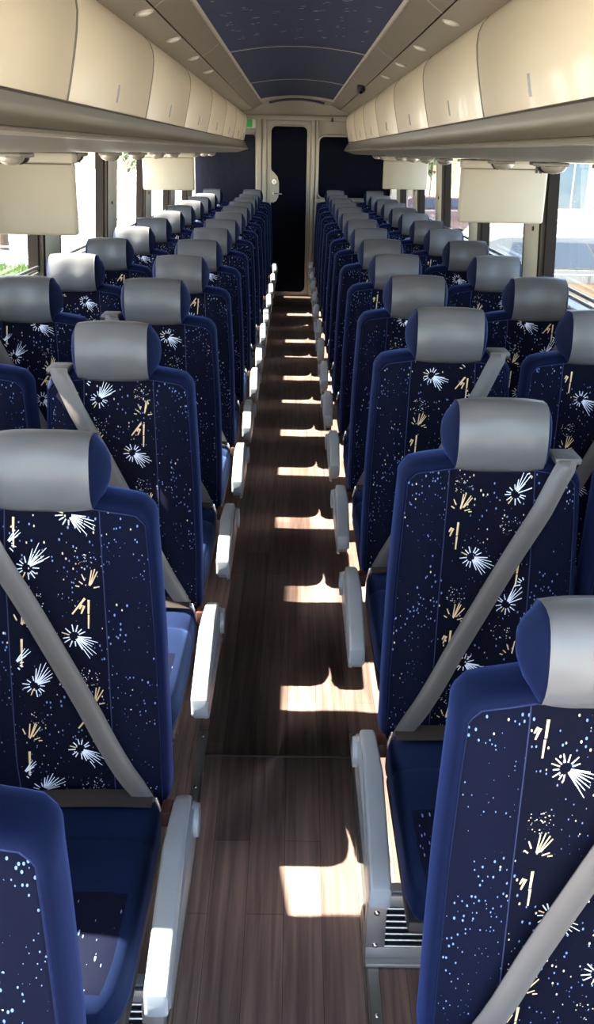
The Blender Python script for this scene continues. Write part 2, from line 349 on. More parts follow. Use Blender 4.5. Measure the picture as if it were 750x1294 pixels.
def headliner_panel(y0, y1, motif):
    h = MB(); h.extrude_y([(x, z + .004) for x, z in cprof], y0, y1, M['headliner'], smooth=True)
    if motif:
        rnd = random.Random(5)
        for cx0 in (-.30, -.2, -.1, 0, .1, .2, .30):
            y = y0 + .3
            while y < y1 - .3:
                cx = cx0 + rnd.uniform(-.02, .02)
                for q in range(rnd.randint(2, 4)):
                    a = rnd.uniform(-.5, .5); L = rnd.uniform(.010, .022); dx, dy = math.cos(a) * L, math.sin(a) * L * 2
                    px, py = cx + rnd.uniform(-.02, .02), y + rnd.uniform(-.05, .05); wv = .0022
                    z = crown(px) + .0028; n_ = (-dy, dx); l = math.hypot(*n_); n_ = (n_[0] / l * wv, n_[1] / l * wv * 2)
                    h.add([(px - dx / 2 - n_[0], py - dy / 2 - n_[1], z), (px + dx / 2 - n_[0], py + dy / 2 - n_[1], z), (px + dx / 2 + n_[0], py + dy / 2 + n_[1], z), (px - dx / 2 + n_[0], py - dy / 2 + n_[1], z)], [[0, 1, 2, 3]], M['seamline'], False)
                y += rnd.uniform(.22, .42)
    return h
hy = [YF, .9, 3.4, 5.82, 8.35, YC]
for i in range(len(hy) - 1):
    struct(headliner_panel(hy[i] + .006, hy[i + 1] - .006, i < 3).obj('trim_%d' % (50 + i)))
m = MB()
for y in hy[1:-1]:
    m.loft([[(x, y - .012, z - .001) for x, z in cprof], [(x, y, z - .004) for x, z in cprof], [(x, y + .012, z - .001) for x, z in cprof]], M['seamline'], closed=False)
for sd_ in (-1, 1):
    m.extrude_y([(sd_ * .376, 2.226), (sd_ * .386, 2.219), (sd_ * .398, 2.224)], YF, YC, M['seamline'])
    for y in (1.3, 3.55, 5.35, 7.5, 9.6):     # panel joints on the side strips
        m.loft([[(sd_ * .40, y, 2.2245), (sd_ * .40, y + .014, 2.2245)], [(sd_ * .45, y + .10, 2.2005), (sd_ * .45, y + .114, 2.2005)], [(sd_ * .507, y + .16, 2.1735), (sd_ * .507, y + .174, 2.1735)]], M['seamline'], closed=False, smooth=False)
struct(m.obj('trim_60'))
# arched rear frame and the small hatch strip behind it
m = MB()
for y0, y1, dz, mm in ((YC - .03, YC + .10, -.018, M['cream']), (YC + .10, YC + .20, -.008, M['wall'])):
    m.loft([[(x, y0, z) for x, z in cprof], [(x, y0 + .01, z + dz) for x, z in cprof], [(x, y1 - .01, z + dz) for x, z in cprof], [(x, y1, z) for x, z in cprof]], mm, closed=False)
struct(m.obj('trim_61'))
m = MB(); m.extrude_y([(x * .78, z - .006) for x, z in cprof], YC + .32, YC + .82, M['headliner'], smooth=True); struct(m.obj('trim_62'))

# rear bulkhead with openings framed in cream
def rrect(x0, x1, z0, z1, r, n=6):
    pts = []
    for cx, cz, a0 in ((x1 - r, z0 + r, -90), (x1 - r, z1 - r, 0), (x0 + r, z1 - r, 90), (x0 + r, z0 + r, 180)):
        for i in range(n + 1):
            a = R(a0 + 90 * i / n); pts.append((cx + r * math.cos(a), cz + r * math.sin(a)))
    return pts
m = MB(); m.box((0, YB + .03, 1.1), (2.7, .06, 2.8), M['cream'])
struct(m.obj('wall_back'))
def framed(mb, ring, y, m, d=.03, wd=.022):
    cx = sum(p[0] for p in ring) / len(ring); cz = sum(p[1] for p in ring) / len(ring)
    def off(o): 
        out = []; n = len(ring)
        for i, p in enumerate(ring):
            a = Vector(ring[i - 1]); b = Vector(ring[(i + 1) % n]); t_ = (b - a).normalized(); nn = Vector((t_.y, -t_.x)); out.append((p[0] + nn.x * o, p[1] + nn.y * o))
        return out
    for (o1, d1), (o2, d2) in zip([(0, 0), (0.002, d), (wd, d), (wd + .008, 0)], [(0.002, d), (wd, d), (wd + .008, 0)]):
        mb.loft([[(x, y - d1, z) for x, z in off(o1)], [(x, y - d2, z) for x, z in off(o2)]], m, caps=False)
door = MB(); ring = rrect(-.335, .165, .05, 2.045, .05)
door.loft([[(x, YB - .001, z) for x, z in ring], [(x, YB - .03, z) for x, z in ring]], M['cream'])
dr = struct(door.obj('door_1'))
g = MB(); ring = rrect(-.292, .128, .10, 1.99, .06); g.loft([[(x, YB - .031, z) for x, z in ring], [(x, YB - .034, z) for x, z in ring]], M['navy']); framed(g, ring, YB - .03, M['cream'], .012, .012); g.obj('dark_panel', dr)
# rounded lock plate biting into the dark panel
e = MB(); pts = []
ring = [(-.30, 1.62), (-.285, 1.56), (-.25, 1.53), (-.215, 1.49), (-.198, 1.43), (-.196, 1.33), (-.205, 1.26), (-.23, 1.215), (-.262, 1.20), (-.30, 1.20)]
ring = [(x, z - .055) for x, z in ring]
e.loft([[(x, YB - .034, z) for x, z in ring], [(x, YB - .043, z) for x, z in ring]], M['cream']); ep = e.obj('lock_plate', dr)
e = MB(); e.cyl((-.255, YB - .043, 1.38), (-.255, YB - .058, 1.38), .028, M['chrome'], 20); e.cyl((-.255, YB - .058, 1.38), (-.255, YB - .062, 1.38), .016, M['lamp_lens'], 16); e.obj('lock', ep)
e = MB(); e.cyl((-.26, YB - .043, 1.25), (-.26, YB - .09, 1.25), .012, M['chrome'], 12); e.tube([(-.26, YB - .09, 1.25), (-.22, YB - .095, 1.248), (-.16, YB - .09, 1.245)], .008, M['chrome']); e.obj('door_handle', ep)
# pilasters beside the door
m = MB()
for x0, x1 in ((-.475, -.405), (-.395, -.345), (.175, .222), (.232, .262)):
    m.box(((x0 + x1) / 2, YB - .02, 1.06), (x1 - x0, .045, 2.02), M['cream'], .014, seg=3)
m.box((0, YB - .022, 2.085), (1.25, .044, .06), M['cream'], .015, seg=3)
struct(m.obj('trim_63'))
m = MB(); m.box((.30, YB - .03, .40), (.045, .05, .72), M['cream'], .01); struct(m.obj('trim_66'))
# left: navy curtain-dark panel; right: framed dark window
m = MB(); ring = rrect(-1.19, -.482, .05, 1.895, .035); m.loft([[(x, YB - .001, z) for x, z in ring], [(x, YB - .016, z) for x, z in ring]], M['navyw']); struct(m.obj('trim_64'))
m = MB(); ring = rrect(.272, 1.13, 1.21, 1.885, .06); m.loft([[(x, YB - .001, z) for x, z in ring], [(x, YB - .01, z) for x, z in ring]], M['navy']); framed(m, ring, YB, M['cream'], .03, .02)
m.box((.70, YB - .03, 1.17), (.9, .05, .04), M['cream'], .012)
struct(m.obj('trim_65'))
lt = MB(); lt.box((.275, YB - .07, .82), (.03, .05, .02), M['chrome'], .005); lt.box((.262, YB - .06, .80), (.02, .05, .07), M['black'], .006)
tag(lt.obj('door_latch'), 'small metal latch sticking out of the frame right of the rear door', 'latch')

# ------------------------------------------------------------------ luggage racks
YR0, YR1 = .55, 11.58
BINP = [(.600, 1.822), (.590, 1.865), (.575, 1.935), (.565, 1.99), (.5605, 2.035), (.563, 2.068), (.573, 2.093), (.592, 2.115), (.618, 2.130)]
def rack(side):
    nm = 'left' if side < 0 else 'right'
    r = empty('luggage_rack', (side * .62, 0, 1.69)); 
    tag(r, 'taupe luggage rack running the length of the %s side under the cream bins' % nm, 'luggage rack')
    ox, oz = side * .62, 1.69
    def part(name, prof, m, smooth=False, y0=YR0, y1=YR1, closed=True):
        b = MB(); b.extrude_y([(side * x - ox, z - oz) for x, z in prof], y0, y1, m, closed=closed, caps=closed, smooth=smooth); return b.obj(name, r, sharp=30)
    part('fascia', [(.601, 1.819), (.608, 1.80), (.612, 1.782), (.607, 1.765), (.596, 1.752), (.60, 1.746), (.66, 1.746), (.66, 1.819)], M['rack'], True)
    part('rubber_line', [(.5975, 1.8215), (.597, 1.819), (.66, 1.819), (.66, 1.8215)], M['gap'])
    part('lip', [(.596, 1.7505), (.575, 1.748), (.555, 1.744), (.552, 1.739), (.556, 1.734), (.57, 1.731), (.60, 1.731), (.64, 1.745)], M['racklip'], True)
    wv = abs(WR if side > 0 else WL) - .04
    part('underside', [(.566, 1.7315), (.60, 1.722), (.64, 1.708), (.69, 1.699), (.78, 1.696), (wv, 1.698), (wv, 1.815), (.665, 1.815), (.665, 1.74)], M['rack'], True)
    e = MB(); pr = [(.60, 1.820), (.552, 1.745), (.556, 1.734), (.66, 1.70), (1.1, 1.69), (1.1, 1.82)]
    e.loft([[(side * x - ox, YR1, z - oz) for x, z in pr], [(side * x - ox, YR1 + .02, z - oz) for x, z in pr]], M['rack'], smooth=False); e.obj('end_cap', r)
    return r
rack(-1); rack(1)
def bin_unit(side, y0, y1):
    r = empty('overhead_bin', (side * .62, (y0 + y1) / 2, 1.82)); L = y1 - y0
    b = MB(); g = .007
    prof = BINP
    rings = []
    n = len(prof)
    # closed door shell: outer curve and its inner return, edges rolled
    def ringat(y, inset):
        out = []
        for i, (x, z) in enumerate(prof):
            out.append((side * (x + inset - .62), y, z - 1.82 + (.004 if i == 0 else 0) ))
        for i, (x, z) in reversed(list(enumerate(prof))):
            out.append((side * (x + .007 - .62), y, z - 1.82 + (.004 if i == 0 else 0)))
        return out
    h = L / 2
    b.loft([ringat(-h + g, .003), ringat(-h + g + .002, .0008), ringat(-h + g + .005, 0), ringat(h - g - .005, 0), ringat(h - g - .002, .0008), ringat(h - g, .003)], M['bin'])
    b.obj('bin_door', r, sharp=50)
    c = MB(); pr = [(x + .012, z) for x, z in prof] + [(1.1, 2.12), (1.1, 1.845), (.66, 1.845)]
    c.loft([[(side * (x - .62), -h + .001, z - 1.82) for x, z in pr], [(side * (x - .62), h - .001, z - 1.82) for x, z in pr]], M['gap'], smooth=False); c.obj('bin_body', r)
    k = MB(); z0, z1 = 1.852, 1.905
    def bx(z): return pw([(zz, xx) for xx, zz in prof[:6]], z)
    k.loft([[(side * (bx(z) + d - .62), y, z - 1.82) for y, d in ((-.008, .004), (-.006, -.004), (.006, -.004), (.008, .004))] for z in (z0, (z0 + z1) / 2, z1)], M['arm2'], closed=True); k.obj('latch_handle', r)
    q = MB(); pf = prof[:-1] + [(.600, 2.120)]
    q.loft([[(side * (x + d - .62), y, z - 1.82 + (.004 if i == 0 else 0)) for i, (x, z) in enumerate(pf)] for y, d in ((h - .009, .004), (h - .008, -.0016), (h + .006, -.0016), (h + .0068, .004))], M['gap_shade'], closed=False); q.obj('gap_shade_strip', r)  # dark strip over the door joint, its colour stands in for gap shade
    return r
ord_ = ['first', 'second', 'third', 'fourth', 'fifth', 'sixth', 'seventh', 'eighth', 'ninth', 'tenth', 'eleventh', 'twelfth', 'thirteenth', 'fourteenth']
for side, y00, P_, nm in ((-1, 2.69 - 1.375, 1.375, 'left'), (1, 3.28 - 1.345 * 2, 1.345, 'right')):
    edges = []; y = y00
    while y < YR1 - .3: edges.append(y); y += P_
    edges.append(YR1)
    vis = 0
    for a, b in zip(edges, edges[1:]):
        o = bin_unit(side, a, b)
        if b < 1.8: lab = 'cream overhead bin door on the %s outside the frame, %s from the windshield' % (nm, 'first')
        else:
            vis += 1
            lab = {1: 'largest, brightest cream overhead bin door at the top %s corner of the photo' % nm}.get(vis, 'cream overhead bin door on the %s rack, %s bin back from the camera' % (nm, ord_[vis - 1]))
            if b == YR1: lab = 'shortest cream overhead bin at the far end of the %s rack by the rear wall' % nm
        tag(o, lab, 'overhead bin', 'cream overhead bins along the %s rack' % nm)
# passenger service pods under the racks
def pod(side, kind):
    r = empty('reading_light_pod' if kind == 0 else 'air_nozzle_pair')
    if kind == 0:
        b = MB(); b.box((0, 0, .006), (.08, .17, .014), M['rack'], .005); b.obj('mount_plate', r)
        b = MB(); b.dome((0, -.045, 0), .042, M['racklip'], .55); b.obj('lamp_dome', r)
        b = MB(); b.dome((0, .05, 0), .032, M['black'], .7); b.obj('air_nozzle', r)
    else:
        b = MB(); b.box((0, 0, .006), (.06, .12, .012), M['gap'], .004); b.obj('mount_plate', r)
        for s_ in (-1, 1):
            b = MB(); b.cyl((0, s_ * .03, .004), (-.006, s_ * .03, -.028), .010, M['black'], 10, .006); b.obj('nozzle', r)
    return r
pods = {}
for side, nm, xs, yref in ((-1, 'left', -.86, .964), (1, 'right', .84, 1.196)):
    for k in range(2, 13):
        for kind, dy in ((0, -.28), (1, .10)):
            if any(abs(yref + .8 * k + dy - ym) < .14 for ym in ((3.52, 7.85) if side < 0 else (4.66, 9.0))): continue
            if kind not in pods: pods[kind] = o = pod(side, kind)
            else: o = copy_tree(pods[kind])
            o.location = (xs + (side * .06 if kind else 0), yref + .8 * k + dy, 1.681)
            what = 'dome light with black nozzle' if kind == 0 else 'pair of small dark air nozzles'
            tag(o, '%s under the %s rack, %s from the camera' % (what, nm, ord_[k - 2]), 'reading light' if kind == 0 else 'air nozzle',
                ('reading light pods' if kind == 0 else 'air nozzle pairs') + ' under the %s rack' % nm)

# ceiling fittings
for side, nm, xs, ysq in ((-1, 'left', -.545, (3.75, 4.60, 5.47, 6.35)), (1, 'right', .555, (3.84, 4.74, 5.6, 6.5))):
    base = None
    for i, y in enumerate(ysq):
        if base is None:
            r = empty('downlight'); b = MB(); b.cyl((0, 0, .004), (0, 0, -.005), .034, M['seamline'], 24); b.obj('rim', r)
            b = MB(); b.dome((0, 0, -.005), .026, M['lamp_lens'], .25); b.obj('lens', r); base = r; o = r
        else: o = copy_tree(base)
        o.location = (xs, y, 2.163); o.rotation_euler = (0, side * R(15), 0)
        tag(o, 'small pale downlight in the %s ceiling strip, %s from the camera' % (nm, ord_[i]), 'ceiling light', 'downlights in the %s ceiling strip' % nm)
r = empty('security_camera', (.475, 7.72, 2.185)); b = MB(); b.box((0, 0, -.012), (.06, .07, .03), M['black'], .008); b.obj('mount', r)
b = MB(); b.dome((0, -.01, -.025), .036, M['black'], .9); b.obj('camera_dome', r); b = MB(); b.cyl((0, -.03, -.04), (0, -.048, -.052), .010, M['screen'], 12); b.obj('lens', r)
tag(r, 'small black security camera on the right ceiling strip above the bins', 'security camera')
r = empty('ceiling_speaker', (.415, YB - .04, 2.075)); b = MB(); b.cyl((0, .04, 0), (0, 0, 0), .028, M['black'], 20); b.obj('body', r); b = MB(); b.cyl((0, 0, 0), (0, -.012, 0), .016, M['gap'], 16); b.obj('cone', r)
tag(r, 'tiny round black fitting on the rear wall right of the door top', 'speaker')
r = empty('exit_sign', (-.535, YB - .04, 2.015)); b = MB(); b.box((0, .015, 0), (.12, .03, .10), M['white'], .006); b.obj('housing', r)
b = MB(); b.box((-.018, -.002, 0), (.075, .006, .085), M['green'], .002); b.obj('green_face', r)
tag(r, 'small green and white exit sign high on the rear wall left of the door', 'sign')

# flip-down monitors seen from their cream backs
def monitor():
    r = empty('hanging_monitor')
    b = MB(); b.box((0, 0, -.155), (.40, .045, .245), M['monitor'], .012, seg=3); b.obj('housing', r)
    b = MB(); b.box((0, -.004, -.018), (.41, .075, .036), M['monitor'], .008); b.obj('mounting_bracket', r)
    b = MB(); b.box((0, .024, -.155), (.36, .004, .205), M['screen'], .001); b.obj('screen', r)
    b = MB(); b.box((0, -.024, -.038), (.39, .004, .004), M['gap']); b.obj('hinge_line', r)
    return r
m0 = monitor()
for i, (x, y, z, sc, lab) in enumerate((
        (-.975, 3.52, 1.695, 1.0, 'cream monitor housing hanging at the far left edge, cut off by the frame'),
        (.968, 4.66, 1.692, 1.0, 'large cream monitor housing hanging in front of the right windows with cars outside'),
        (-.995, 7.85, 1.692, 1.0, 'smaller cream monitor housing hanging far back on the left near the navy curtain'),
        (.985, 9.0, 1.692, 1.0, 'smallest cream monitor housing hanging far back on the right beside the rear window'))):
    o = m0 if i == 0 else copy_tree(m0)
    o.location = (x, y, z); o.scale = (sc, sc, sc)
    tag(o, lab, 'monitor', 'monitors hanging under the racks')

# ------------------------------------------------------------------ seats
FW = [(.42, .206), (.60, .208), (.85, .203), (1.05, .194), (1.12, .189), (1.2, .187)]     # half width inside the border
Z0 = .425
def ztop(x, wi):
    a = abs(x); z = 1.130 - .016 * (a / .18) ** 2
    e = wi - a
    if e < .025: z -= .018 * (1 - e / .025) ** 2
    return z
def fy(x, z):                                        # front surface (seat-local y, negative is towards the knees)
    y = pw([(.42, .000), (.55, -.012), (.75, .002), (.95, .018), (1.10, .030), (1.2, .045)], z)
    a = abs(x)
    y -= .016 * math.exp(-((a - .135) / .045) ** 2) * (1 if z < 1.05 else max(0, 1 - (z - 1.05) / .12))
    return y
CW = .095                                            # half width of the centre panel
def grid_pt(u, v):
    # iterate once for width at this height
    z = Z0 + v * (1.130 - Z0); wi = pw(FW, z); x = u * wi; z = Z0 + v * (ztop(x, wi) - Z0)
    return x, z
NV = 22
US = [-1, -.97, -.9, -.8, -.7, -.6, CW / .186 * -1]
US = US + [-.35, -.18, 0, .18, .35] + [-u for u in reversed(US)]
def backrest_mesh():
    b = MB(); G = [[None] * (NV + 1) for _ in US]
    for i, u in enumerate(US):
        for j in range(NV + 1):
            x, z = grid_pt(u, j / NV); G[i][j] = (x, fy(x, z), z)
    iL, iR = 6, len(US) - 7
    for i in range(len(US) - 1):
        if iL <= i < iR: continue
        b.loft([G[i], G[i + 1]], M['fabric'], closed=False)
    # perimeter, counter clockwise
    per = [G[0][j] for j in range(NV + 1)] + [G[i][NV] for i in range(1, len(US))] + [G[-1][j] for j in range(NV - 1, -1, -1)] + [G[i][0] for i in range(len(US) - 2, 0, -1)]
    n = len(per); nor = []
    for i in range(n):
        a = Vector((per[i - 1][0], per[i - 1][2])); c = Vector((per[(i + 1) % n][0], per[(i + 1) % n][2])); t_ = (c - a).normalized(); nor.append(Vector((-t_.y, t_.x)))
    for _ in range(3): nor = [(nor[i - 1] + nor[i] + nor[(i + 1) % n]).normalized() for i in range(n)]
    def loop(o, dy, flat=0):
        out = []
        for i in range(n):
            bot = per[i][2] < Z0 + .02
            oo = o * (.3 if bot else 1) * lerp(1, .60, abs(nor[i].x) ** 3)
            top = per[i][2] > 1.08; o2 = oo
            # lower sides flare a little
            out.append((per[i][0] + nor[i].x * oo, per[i][1] + dy, per[i][2] + nor[i].y * o2))
        return out
    b.loft([loop(0, 0), loop(.002, .003), loop(.003, -.001)], M['seam'], caps=False)
    b.loft([loop(.003, -.001), loop(.009, -.003), loop(.018, .001), loop(.025, .014), loop(.028, .035), loop(.028, .065), loop(.024, .09), loop(.014, .105)], M['velvet'], caps=False)
    # back shell
    L7 = loop(.014, .105); L8 = loop(.0, .112)
    b.loft([L7, L8], M['shell'], caps=False)
    rows = []
    for i, u in enumerate(US): 
        rows.append([(G[i][j][0], G[i][j][1] + .112 + .010 * (1 - u * u), G[i][j][2]) for j in range(NV + 1)])
    for i in range(len(US) - 1): b.loft([rows[i], rows[i + 1]], M['shell'], closed=False)
    return b.mesh('backrest', 60)
def thread(b, x0, z0, x1, z1, w0, w1, m, rnd, clip=True, dash=True):
    L = math.hypot(x1 - x0, z1 - z0); n = max(1, int(L / .026)) if dash else 1
    dx, dz = (x1 - x0) / L, (z1 - z0) / L
    for k in range(n):
        a = k / n; c = (k + (.94 if dash else 1)) / n
        q = []
        jit = rnd.uniform(-.0006, .0006)
        for t_, sg in ((a, -1), (c, -1), (c, 1), (a, 1)):
            ww = lerp(w0, w1, t_) * .5; x = x0 + (x1 - x0) * t_ - dz * ww * sg + jit; z = z0 + (z1 - z0) * t_ + dx * ww * sg
            q.append((x, z))
        if clip and any(abs(p[0]) > CW - .002 for p in q): continue
        if any(p[1] > 1.125 or p[1] < Z0 + .01 for p in q): continue
        b.add([(x, fy(x, z) - .0014, z) for x, z in q], [[0, 1, 2, 3]], m, True)
def burst_white(b, cx, cz, rnd, rr=.034, beam=45):
    for k in range(13):
        a = R(k * 27.7 + rnd.uniform(-6, 6) + beam); near = abs(((k * 27.7 + 180) % 360) - 180) < 45
        L = rr * rnd.uniform(.75, 1.0) * (1.25 if near else .85); s0 = .011 if not near else .007
        m = M['gold_thread'] if k == 7 else M['white_thread']
        thread(b, cx + math.cos(a) * s0, cz + math.sin(a) * s0, cx + math.cos(a) * L, cz + math.sin(a) * L, .0026, .0020, m, rnd)
    for k in range(6):
        a = R(beam + (k - 2.5) * 9); L = rr * (1.45 + rnd.uniform(-.15, .4))
        thread(b, cx + math.cos(a) * .008, cz + math.sin(a) * .008, cx + math.cos(a) * L, cz + math.sin(a) * L, .0026, .0012, M['white_thread'], rnd)
def burst_gold(b, cx, cz, rnd, rr=.060):
    # open fan upward and a trailing fan downward
    for k, (a, L, s0) in enumerate(((62, 1.0, .012), (72, 1.05, .008), (82, .95, .01), (52, .95, .014), (112, .75, .02), (140, .55, .016), (165, .6, .02), (5, .6, .02), (20, .55, .012))):
        a = R(a + rnd.uniform(-4, 4)); L *= rr * .8; g = M['gold_thread']
        thread(b, cx + math.cos(a) * s0, cz + math.sin(a) * s0, cx + math.cos(a) * L, cz + math.sin(a) * L, .0028, .0022, g, rnd)
    for a, L in ((-128, 1.05), (-93, 1.35), (-112, .85), (-121, .7)):
        a = R(a); L *= rr; s0 = .014 if L > rr * .9 else .03
        thread(b, cx + math.cos(a) * s0, cz - .01 + math.sin(a) * s0, cx + math.cos(a) * L, cz - .01 + math.sin(a) * L, .0050, .0030, M['gold_thread'], rnd)
def dots(b, cx, cz, rnd, n=38, r=.026):
    for _ in range(n):
        a = rnd.uniform(0, 2 * math.pi); q = r * math.sqrt(rnd.random()); x = cx + q * math.cos(a); z = cz + q * math.sin(a) * .9
        m = rnd.choice([M['gold_thread'], M['white_thread'], M['seam']]); s_ = rnd.uniform(.0012, .0024)
        thread(b, x - s_ / 2, z, x + s_ / 2, z, s_, s_, m, rnd, dash=False)
def centre_mesh(variant, mirror):
    rnd = random.Random(40 + variant); b = MB(); iL, iR = 6, len(US) - 7
    cols = []
    for i in range(iL, iR + 1):
        cols.append([(lambda x, z: (x, fy(x, z), z))(*grid_pt(US[i], j / NV)) for j in range(NV + 1)])
    for a, c in zip(cols, cols[1:]): b.loft([a, c], M['centre'], closed=False)
    for sx in (-1, 1):      # seam welts beside the centre panel
        c = cols[0] if sx < 0 else cols[-1]
        b.loft([[(p[0] - .0012, p[1] - .0003, p[2]) for p in c], [(p[0], p[1] - .0016, p[2]) for p in c], [(p[0] + .0012, p[1] - .0003, p[2]) for p in c]], M['seam'], closed=False)
    sx = -1 if mirror else 1
    off = [0, .10, -.07, .165][variant]; per = .268
    for k in range(-1, 5):
        z = 1.072 + off - k * per
        burst_white(b, sx * .057, z, rnd, beam=50)
        burst_white(b, sx * -.033, z - .153, rnd, beam=-35)
        burst_gold(b, sx * -.068, z - .045, rnd)
        burst_gold(b, sx * .078, z - .135, rnd)
        dots(b, sx * -.062, z + .022, rnd); dots(b, sx * .05, z - .075, rnd, 26)
        burst_white(b, sx * .096, z - .215, rnd, .026, 60)
    return b.mesh('centre_panel', 60)
def headrest_core():
    b = MB()
    prof = hr_profile(1.0)
    for sx in (-1, 1):
        def ring(s_, x, dy=0, dz=0): return [(sx * x, .062 + (y - .062) * s_ + dy, 1.222 + (z - 1.222) * s_ + dz) for y, z in prof]
        b.loft([ring(.955, .090), ring(.93, .098), ring(.82, .105), ring(.60, .115, .014), ring(.34, .122, .026), ring(.06, .125, .032)], M['velvet'], caps=False)
        b.add(ring(.06, .125, .032), [list(range(len(prof)))], M['velvet'])
    b.loft([[(x, .062 + (y - .062) * .93, 1.222 + (z - 1.222) * .93) for y, z in prof] for x in (-.09, .09)], M['velvet'], caps=True)
    # neck strip into the backrest
    b.box((0, .075, 1.135), (.13, .05, .09), M['shell'], .01)
    return b.mesh('headrest', 60)
def hr_profile(s_):
    pts = [(.030, 1.148), (.012, 1.158), (.000, 1.178), (-.006, 1.203), (-.004, 1.232), (.002, 1.262), (.012, 1.285), (.026, 1.299), (.048, 1.304), (.078, 1.302), (.105, 1.294), (.122, 1.276), (.128, 1.25), (.124, 1.21), (.112, 1.17), (.085, 1.148), (.055, 1.142)]
    return pts
def headrest_cover():
    b = MB(); prof = hr_profile(1); rings = []
    n = len(prof)
    for i in range(13):
        t_ = i / 12 * 2 - 1; t_ = math.copysign(abs(t_) ** .8, t_); x = t_ * .097
        s_ = .965 + .075 * (1 - abs(t_) ** 3.2)
        # slightly hollow in the middle of the face
        ring = []
        for (y, z) in prof:
            dip = .006 * math.exp(-(x / .035) ** 2) if (y < .02 and z < 1.27) else 0
            ring.append((x, .062 + (y - .062) * s_ + dip, 1.222 + (z - 1.222) * s_))
        rings.append(ring)
    b.loft(rings, M['leather'], caps=False)
    for t_ in (-1, 1):
        b.loft([[(t_ * .0955, p[1] * 1, p[2]) for p in rings[0]], [(t_ * .097, .062 + (p[1] - .062) * 1.012, 1.222 + (p[2] - 1.222) * 1.012) for p in rings[0]], [(t_ * .0985, p[1], p[2]) for p in rings[0]]], M['leather'], caps=False)
    return b.mesh('leather_cover', 70)
def cushion_mesh():
    b = MB(); n = 40; rings = []
    TOP = [(-.535, .400), (-.525, .425), (-.50, .440), (-.45, .449), (-.35, .452), (-.20, .452), (-.15, .447), (-.135, .441), (-.12, .446), (-.08, .452), (.0, .448), (.03, .44)]
    BOT = [(-.535, .375), (-.525, .345), (-.50, .325), (-.45, .318), (.03, .318)]
    W_ = [(-.535, .165), (-.525, .185), (-.50, .198), (-.45, .205), (-.20, .207), (-.135, .204), (-.08, .206), (.03, .200)]
    for y in (-.535, -.53, -.52, -.505, -.48, -.45, -.40, -.35, -.30, -.25, -.2, -.16, -.145, -.135, -.125, -.11, -.08, -.04, .0, .03):
        zt, zb, hw = pw(TOP, y), pw(BOT, y), pw(W_, y); ring = []
        for k in range(n):
            a = 2 * math.pi * k / n; ca, sa = math.cos(a), math.sin(a); p = 5
            r = (abs(ca) ** p + abs(sa) ** p) ** (-1 / p)
            ring.append((hw * ca * r, y, (zt + zb) / 2 + (zt - zb) / 2 * sa * r + (.006 * (ca * r) ** 2 if sa > .3 else 0)))
        rings.append(ring)
    vs_ = [p for r_ in rings for p in r_]; plain, pat = [], []
    for i in range(len(rings) - 1):
        for j in range(n):
            q = [i * n + j, i * n + (j + 1) % n, (i + 1) * n + (j + 1) % n, (i + 1) * n + j]
            c = [sum(vs_[k][a] for k in q) / 4 for a in range(3)]
            (pat if (-.52 < c[1] < -.29 and abs(c[0]) < .17 and c[2] > .40) else plain).append(q)
    plain += [list(range(n))[::-1], [(len(rings) - 1) * n + j for j in range(n)]]
    b.add(vs_, plain, M['cushion']); b.add(vs_, pat, M['fabric'])
    return b.mesh('seat_cushion', 60)
def base_mesh():
    b = MB(); b.box((0, -.24, .303), (.40, .50, .032), M['frame'], .01); b.box((0, .03, .40), (.40, .05, .20), M['frame'], .01)
    return b.mesh('seat_frame')
def rail_mesh():
    b = MB(); b.box((0, -.455, .300), (.40, .028, .018), M['pale'], .006); return b.mesh('front_rail')
def leg_mesh():
    b = MB(); b.loft([[(-.03, -.24, .29), (.03, -.24, .29), (.03, -.10, .29), (-.03, -.10, .29)], [(-.02, -.22, .04), (.02, -.22, .04), (.02, -.12, .04), (-.02, -.12, .04)], [(-.035, -.24, .012), (.035, -.24, .012), (.035, -.06, .012), (-.035, -.06, .012)], [(-.035, -.24, -.035), (.035, -.24, -.035), (.035, -.06, -.035), (-.035, -.06, -.035)]], M['frame'], smooth=False)
    return b.mesh('leg')
def arm_mesh(s_):      # s_ = side of the aisle in seat-local x (-1 for seats right of the aisle)
    b = MB()
    # y, x centre, half width, z top, z bottom
    sec = [(-.590, .268, .016, .432, .408), (-.586, .2675, .0205, .450, .402), (-.575, .267, .0215, .4565, .398), (-.50, .2645, .0215, .461, .400), (-.35, .2600, .022, .468, .405), (-.225, .2565, .022, .474, .408), (-.205, .256, .0215, .4745, .408),
           (-.16, .2555, .0205, .472, .402), (-.10, .2555, .0195, .470, .388), (-.05, .2560, .0185, .466, .380), (-.015, .2565, .0175, .456, .378), (.008, .257, .016, .440, .388), (.018, .257, .012, .425, .40)]
    rings = []
    for y, x, hw, zt, zb in sec:
        r = min(.007, hw * .5); ring = []
        for cx, cz, a0 in ((hw - r, zb + r, -90), (hw - r, zt - r, 0), (-hw + r, zt - r, 90), (-hw + r, zb + r, 180)):
            for k in range(4):
                a = R(a0 + 30 * k); ring.append((s_ * (x + 0) + cx + r * math.cos(a), y, cz + r * math.sin(a)))
        rings.append(ring)
    b.loft(rings, M['arm'])
    # chin under the front end
    b.loft([[(s_ * .2665 + dx, y, z) for dx in (-.014, .014) for z in ((zt, zb) if dx < 0 else (zb, zt))] for y, zt, zb in ((-.58, .41, .402), (-.565, .41, .385), (-.53, .41, .376), (-.42, .41, .386), (-.36, .41, .40))], M['arm2'])
    b.v = [(x, y * .935 if y < -.2 else y, z + .008) for x, y, z in b.v]
    return b.mesh('armrest', 32)
